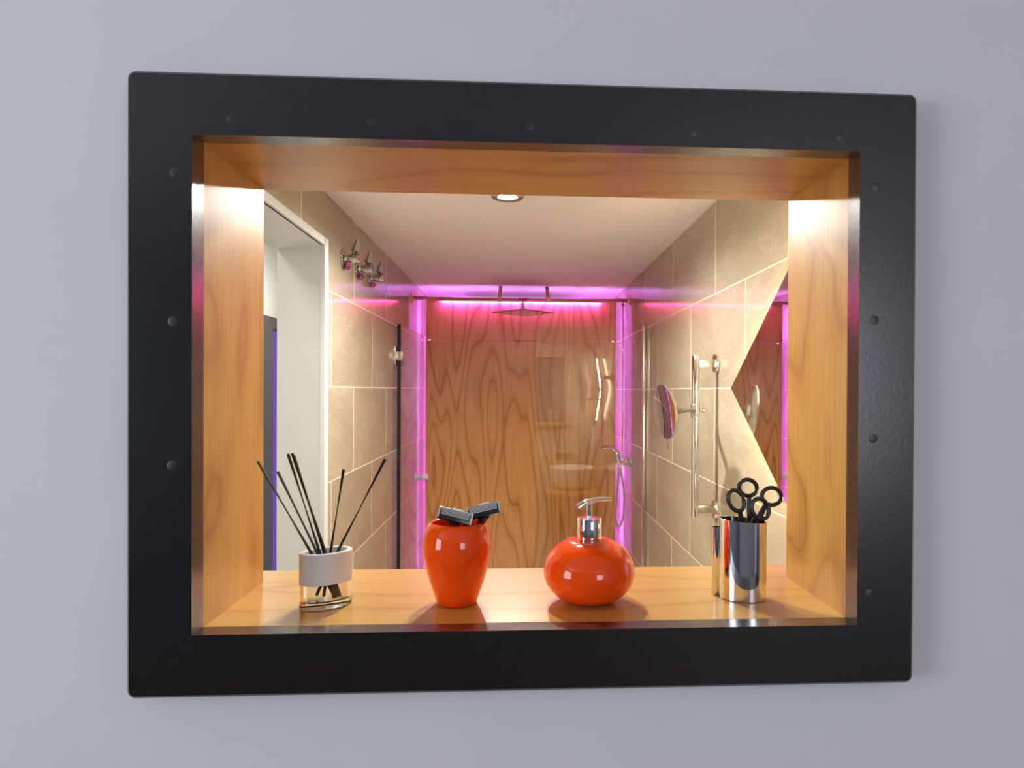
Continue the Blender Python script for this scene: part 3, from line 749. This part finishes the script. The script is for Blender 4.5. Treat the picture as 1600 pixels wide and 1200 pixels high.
# reed diffuser
dx, dy = -0.2368, 0.866
RDX, RDY, ROT = 0.0322, 0.0228, radians(36)
rd = thing('reed_diffuser', 'oval reed diffuser, white collar over clear glass, with black sticks', 'diffuser', (dx, dy, ZS0))
def oval(bm, prof, cap0=True, cap1=True, seg=56):
    """profile of (inset, height): an oval inset evenly all round"""
    rings = []
    for ins, h in prof:
        rings.append([])
        for i in range(seg):
            a = 2 * pi * i / seg; x, y = (RDX - ins) * cos(a), (RDY - ins) * sin(a)
            rings[-1].append(bm.verts.new((dx + x * cos(ROT) - y * sin(ROT), dy + x * sin(ROT) + y * cos(ROT), ZS0 + h)))
    for a, b in zip(rings, rings[1:]):
        for i in range(seg):
            j = (i + 1) % seg; bm.faces.new((a[i], a[j], b[j], b[i]))
    if cap0: bm.faces.new(rings[0][::-1])
    if cap1: bm.faces.new(rings[-1])
bm = B(); oval(bm, [(0.0025, 0.0), (0.0006, 0.0012), (0.0, 0.003), (0.0, 0.0300), (0.0035, 0.0300), (0.0035, 0.0105), (0.005, 0.0085)])
part('glass_bottle', bm, 'clear', rd)
bm = B(); oval(bm, [(-0.0002, 0.0302), (-0.0002, 0.0665), (0.0006, 0.0675), (0.0058, 0.0675), (0.0066, 0.0668), (0.0068, 0.0600), (0.0075, 0.0595)], cap0=False)
bm2 = None
part('collar', bm, 'white_plastic', rd, angle=30)
bm = B(); oval(bm, [(0.0038, 0.0300), (0.0038, 0.0306)]); part('inner_cap', bm, 'white_plastic', rd)
tips = [((403, 721), .868), ((434, 737), .885), ((450, 709), .862), ((456.5, 708), .878), ((459, 712), .868), ((537, 733), .885), ((602, 717), .862)]
feet = [(-0.014, -0.002), (-0.010, 0.004), (-0.005, -0.004), (-0.002, 0.003), (0.0005, 0.0), (0.0035, 0.004), (0.012, -0.001)]
for (tp, ty), (fx, fy) in zip(tips, feet):
    p = unproj(tp[0], tp[1], ty)
    q = Vector((dx + fx * cos(ROT), dy + fx * sin(ROT) + fy, ZS0 + 0.060))
    e = (q - p).normalized()
    end = q + e * 0.0
    # carry the stick on into the bottle, crossing to the far side
    zt_ = ZS0 + 0.012; k = (zt_ - q.z) / e.z
    foot = q + e * k
    off = Vector((foot.x - dx, foot.y - dy)); lim = 0.016
    if off.length > lim:
        off = off.normalized() * lim; foot = Vector((dx + off.x, dy + off.y * 0.7, zt_))
    bm = B(); tube(bm, [p, q, foot], 0.0019, 10); part('reed', bm, 'reed', rd)

# orange tumbler
tx, ty = -0.0768, 0.869
bm = B()
lathe(bm, [(0.0, 0.0015), (0.020, 0.0015), (0.0225, 0.0), (0.0245, 0.0012), (0.0275, 0.010), (0.0330, 0.026), (0.0390, 0.046), (0.0428, 0.064), (0.0432, 0.076), (0.0412, 0.088), (0.0370, 0.097), (0.0338, 0.1008), (0.0318, 0.1016), (0.0303, 0.1004),
           (0.0318, 0.096), (0.0375, 0.084), (0.0385, 0.068), (0.0345, 0.044), (0.027, 0.018), (0.020, 0.008), (0.0, 0.006)], (tx, ty, ZS0), seg=72)
tag(part('tumbler', bm, 'orange', angle=70), 'glossy orange ceramic tumbler holding two razors', 'tumbler')
def razor(label, c, wdir, foot, group='razors in the orange tumbler'):
    c = Vector(c); w = Vector(wdir).normalized()
    nf = Vector((0, -0.93, 0.37)); nf = (nf - w * nf.dot(w)).normalized(); up = nf.cross(w) * -1
    if up.z < 0: up = -up
    t = thing('razor', label, 'razor', foot, group)
    bm = B(); obox(bm, c, w, nf, up, 0.0208, 0.0042, 0.0074, 0.0014); cg = part('cartridge', bm, 'black_plastic', t)
    bm = B(); obox(bm, c + nf * 0.0036 + up * 0.0052, w, nf, up, 0.0203, 0.0012, 0.0017, 0.0004, 1); part('strip', bm, 'grey_lens', cg)
    for k in range(4):
        bm = B(); obox(bm, c + nf * 0.0043 + up * (0.0032 - 0.0015 * k), w, nf, up, 0.0172, 0.0004, 0.00042); part('blade', bm, 'blade', cg)
    for s in (-1, 1):
        bm = B(); obox(bm, c + w * s * 0.0200 + nf * 0.0018, w, nf, up, 0.0013, 0.0032, 0.0070, 0.0005, 1); part('end_clip', bm, 'blade', cg)
    bm = B(); obox(bm, c + up * 0.0080 + w * 0.002, w, nf, up, 0.007, 0.0018, 0.0012, 0.0006, 1); part('lubricating_cap', bm, 'white_plastic', cg)
    f = Vector(foot); a = c - nf * 0.004 - up * 0.003
    bm = B(); tube(bm, smooth_path([a, a.lerp(f, 0.2), a.lerp(f, 0.5), f], 6), 0, 14, radii=[0.0080 - 0.0038 * min(1, i / 5) for i in range(19)]); part('handle', bm, 'black_plastic', t)
razor('black razor in the orange tumbler, its left one, tilted down to the right', (-0.0775, 0.845, -0.1540), (0.966, 0.03, -0.258), (-0.0668, 0.878, ZS0 + 0.012))
razor('black razor in the orange tumbler, its right one, tilted up to the right', (-0.0430, 0.860, -0.1500), (0.972, -0.05, 0.232), (-0.0918, 0.872, ZS0 + 0.012))

# orange soap dispenser
sx_, sy_ = 0.0893, 0.870
sd = thing('soap_dispenser', 'round orange ceramic soap dispenser with chrome pump', 'soap dispenser', (sx_, sy_, ZS0))
prof = [(0.0, 0.0012), (0.020, 0.0012), (0.022, 0.0)]
RZ, RR, ZCc = 0.0425, 0.0577, 0.0378
for k in range(31):
    a = radians(-70 + (70 + 69) * k / 30)
    prof.append((RR * cos(a) ** 0.80, ZCc + RZ * sin(a) * (0.93 if a < 0 else 1.0)))
prof += [(0.0, prof[-1][1])]
bm = B(); lathe(bm, prof, (sx_, sy_, ZS0), seg=80); part('bottle', bm, 'orange', sd, angle=50)
zt0 = 0.0755
bm = B(); lathe(bm, [(0.0150, zt0 - 0.006), (0.0156, zt0 - 0.005), (0.0156, zt0 + 0.0290), (0.0150, zt0 + 0.0302), (0.0, zt0 + 0.0304)], (sx_, sy_, ZS0), seg=48); part('pump_collar', bm, 'chrome', sd)
bm = B(); lathe(bm, [(0.0034, zt0 + 0.030), (0.0034, zt0 + 0.0505)], (sx_, sy_, ZS0), seg=20); part('stem', bm, 'chrome', sd)
# curved spout: a flattened arch with its outlet to the left
sp = [(-0.0160, zt0 + 0.0440), (-0.0110, zt0 + 0.0475), (-0.0040, zt0 + 0.0505), (0.0040, zt0 + 0.0525), (0.0130, zt0 + 0.0535), (0.0215, zt0 + 0.0535), (0.0265, zt0 + 0.0533)]
pts = [Vector((sx_ + a, sy_ - 0.004 + 0.25 * a, ZS0 + h)) for a, h in sp]
bm = B()
pp = smooth_path(pts, 5); rings = []
for i, p in enumerate(pp):
    e = (pp[min(i + 1, len(pp) - 1)] - pp[max(i - 1, 0)]).normalized(); side = Vector((0, 0, 1)).cross(e).normalized(); upn = e.cross(side)
    k = i / (len(pp) - 1); hw = 0.0062 * (1 - 0.35 * max(0, k - 0.6) / 0.4); hh = 0.0040 * (1 - 0.5 * k)
    rings.append([bm.verts.new(p + side * hw * cos(a) + upn * hh * (1 if sin(a) > 0 else 1.2) * sin(a)) for a in [2 * pi * j / 20 for j in range(20)]])
for a, b in zip(rings, rings[1:]):
    for j in range(20):
        k = (j + 1) % 20; bm.faces.new((a[j], a[k], b[k], b[j]))
bm.faces.new(rings[0]); bm.faces.new(rings[-1])
part('spout', bm, 'chrome', sd, angle=50)

# chrome cup
cx_, cy_ = 0.2885, 0.874
cp = thing('oval_cup', 'polished chrome oval cup with narrow side tube holding scissors', 'cup', (cx_, cy_, ZS0))
def ocyl(bm, prof, c, ax, ay, rot, seg=64, slope=0.0, **kw):
    rings = []
    for ins, h, top in prof:
        ring = []
        for i in range(seg):
            a = 2 * pi * i / seg; x, y = (ax - ins) * cos(a), (ay - ins) * sin(a)
            X, Yq = x * cos(rot) - y * sin(rot), x * sin(rot) + y * cos(rot)
            ring.append(bm.verts.new((c[0] + X, c[1] + Yq, c[2] + h - (slope * X if top else 0))))
        rings.append(ring)
    for a, b in zip(rings, rings[1:]):
        for i in range(seg):
            j = (i + 1) % seg; bm.faces.new((a[i], a[j], b[j], b[i]))
    bm.faces.new(rings[0][::-1]); bm.faces.new(rings[-1])
bm = B(); ocyl(bm, [(0.001, 0.0, 0), (0.0, 0.0008, 0), (0.0, 0.1005, 1), (0.0004, 0.1008, 1), (0.0011, 0.1005, 1), (0.0011, 0.002, 0)], (cx_, cy_, ZS0), 0.0298, 0.0235, radians(-20), slope=0.06)
part('body', bm, 'chrome', cp)
bm = B(); ocyl(bm, [(0.0004, 0.0, 0), (0.0, 0.0006, 0), (0.0, 0.0885, 1), (0.001, 0.0885, 1), (0.001, 0.070, 0)], (cx_ - 0.0285, cy_ + 0.016, ZS0), 0.0075, 0.0065, 0, 32)
part('side_tube', bm, 'chrome', cp)

def scissors(label, rings2, pivot, tipp, yy):
    t = thing('scissors', label, 'scissors', tipp, 'scissors in the chrome cup')
    pv = Vector(pivot)
    for (c, rx, rz, rot, y, sh) in rings2:
        c3 = Vector((c[0], y, c[1])); pts = []
        for i in range(32):
            a = 2 * pi * i / 32; X, Zq = rx * cos(a), rz * sin(a)
            pts.append(c3 + Vector((X * cos(rot) - Zq * sin(rot), 0.18 * X, X * sin(rot) + Zq * cos(rot))))
        bm = B(); tube(bm, pts, 0.0028, 14, closed=True)
        hd2 = part('handle', bm, 'black_plastic', t)
        # shank from the ring down to the pivot
        near = min(pts, key=lambda p: (p - Vector((sh[0], y, sh[1]))).length)
        bm = B(); tube(bm, smooth_path([near, near.lerp(pv, 0.35), pv], 5), 0, 12, radii=[0.0038 + 0.0014 * min(1, i / 5) for i in range(11)], flat=0.7); part('shank', bm, 'black_plastic', hd2)
        side = 1 if c[0] > pv.x else -1
        bm = B(); prism(bm, [pv + Vector((-0.004, 0.0012 * side, 0.006)), pv + Vector((0.004, 0.0012 * side, 0.006)), pv + Vector((0.0045 * -side, 0.0012 * side, -0.010)), Vector(tipp) + Vector((0.0008, 0.0012 * side, 0)), Vector(tipp) + Vector((-0.0008, 0.0012 * side, 0))], (0, 0.001, 0))
        part('blade', bm, 'blade', t, smooth=False)
    bm = B(); lathe(bm, [(0.0, 0.003), (0.003, 0.003), (0.003, -0.003), (0.0, -0.003)], pv, (0, 1, 0), 16); part('pivot', bm, 'blade', t)
scissors('black handled scissors at the front of the chrome cup, with the lower pair of loops',
         [((0.2770, -0.1400), 0.0098, 0.0140, radians(28), 0.866, (0.281, -0.156)), ((0.3070, -0.1500), 0.0110, 0.0135, radians(32), 0.862, (0.298, -0.163))],
         (0.2905, 0.872, -0.190), (0.292, 0.874, ZS0 + 0.006), 0.866)
scissors('black handled scissors at the back of the chrome cup, with the higher pair of loops',
         [((0.2982, -0.1262), 0.0128, 0.0105, radians(-18), 0.884, (0.300, -0.138)), ((0.3283, -0.1370), 0.0138, 0.0112, radians(-12), 0.880, (0.320, -0.146))],
         (0.302, 0.882, -0.186), (0.300, 0.880, ZS0 + 0.006), 0.882)

for o in list(bpy.data.objects):
    if '_org' in o: del o['_org']
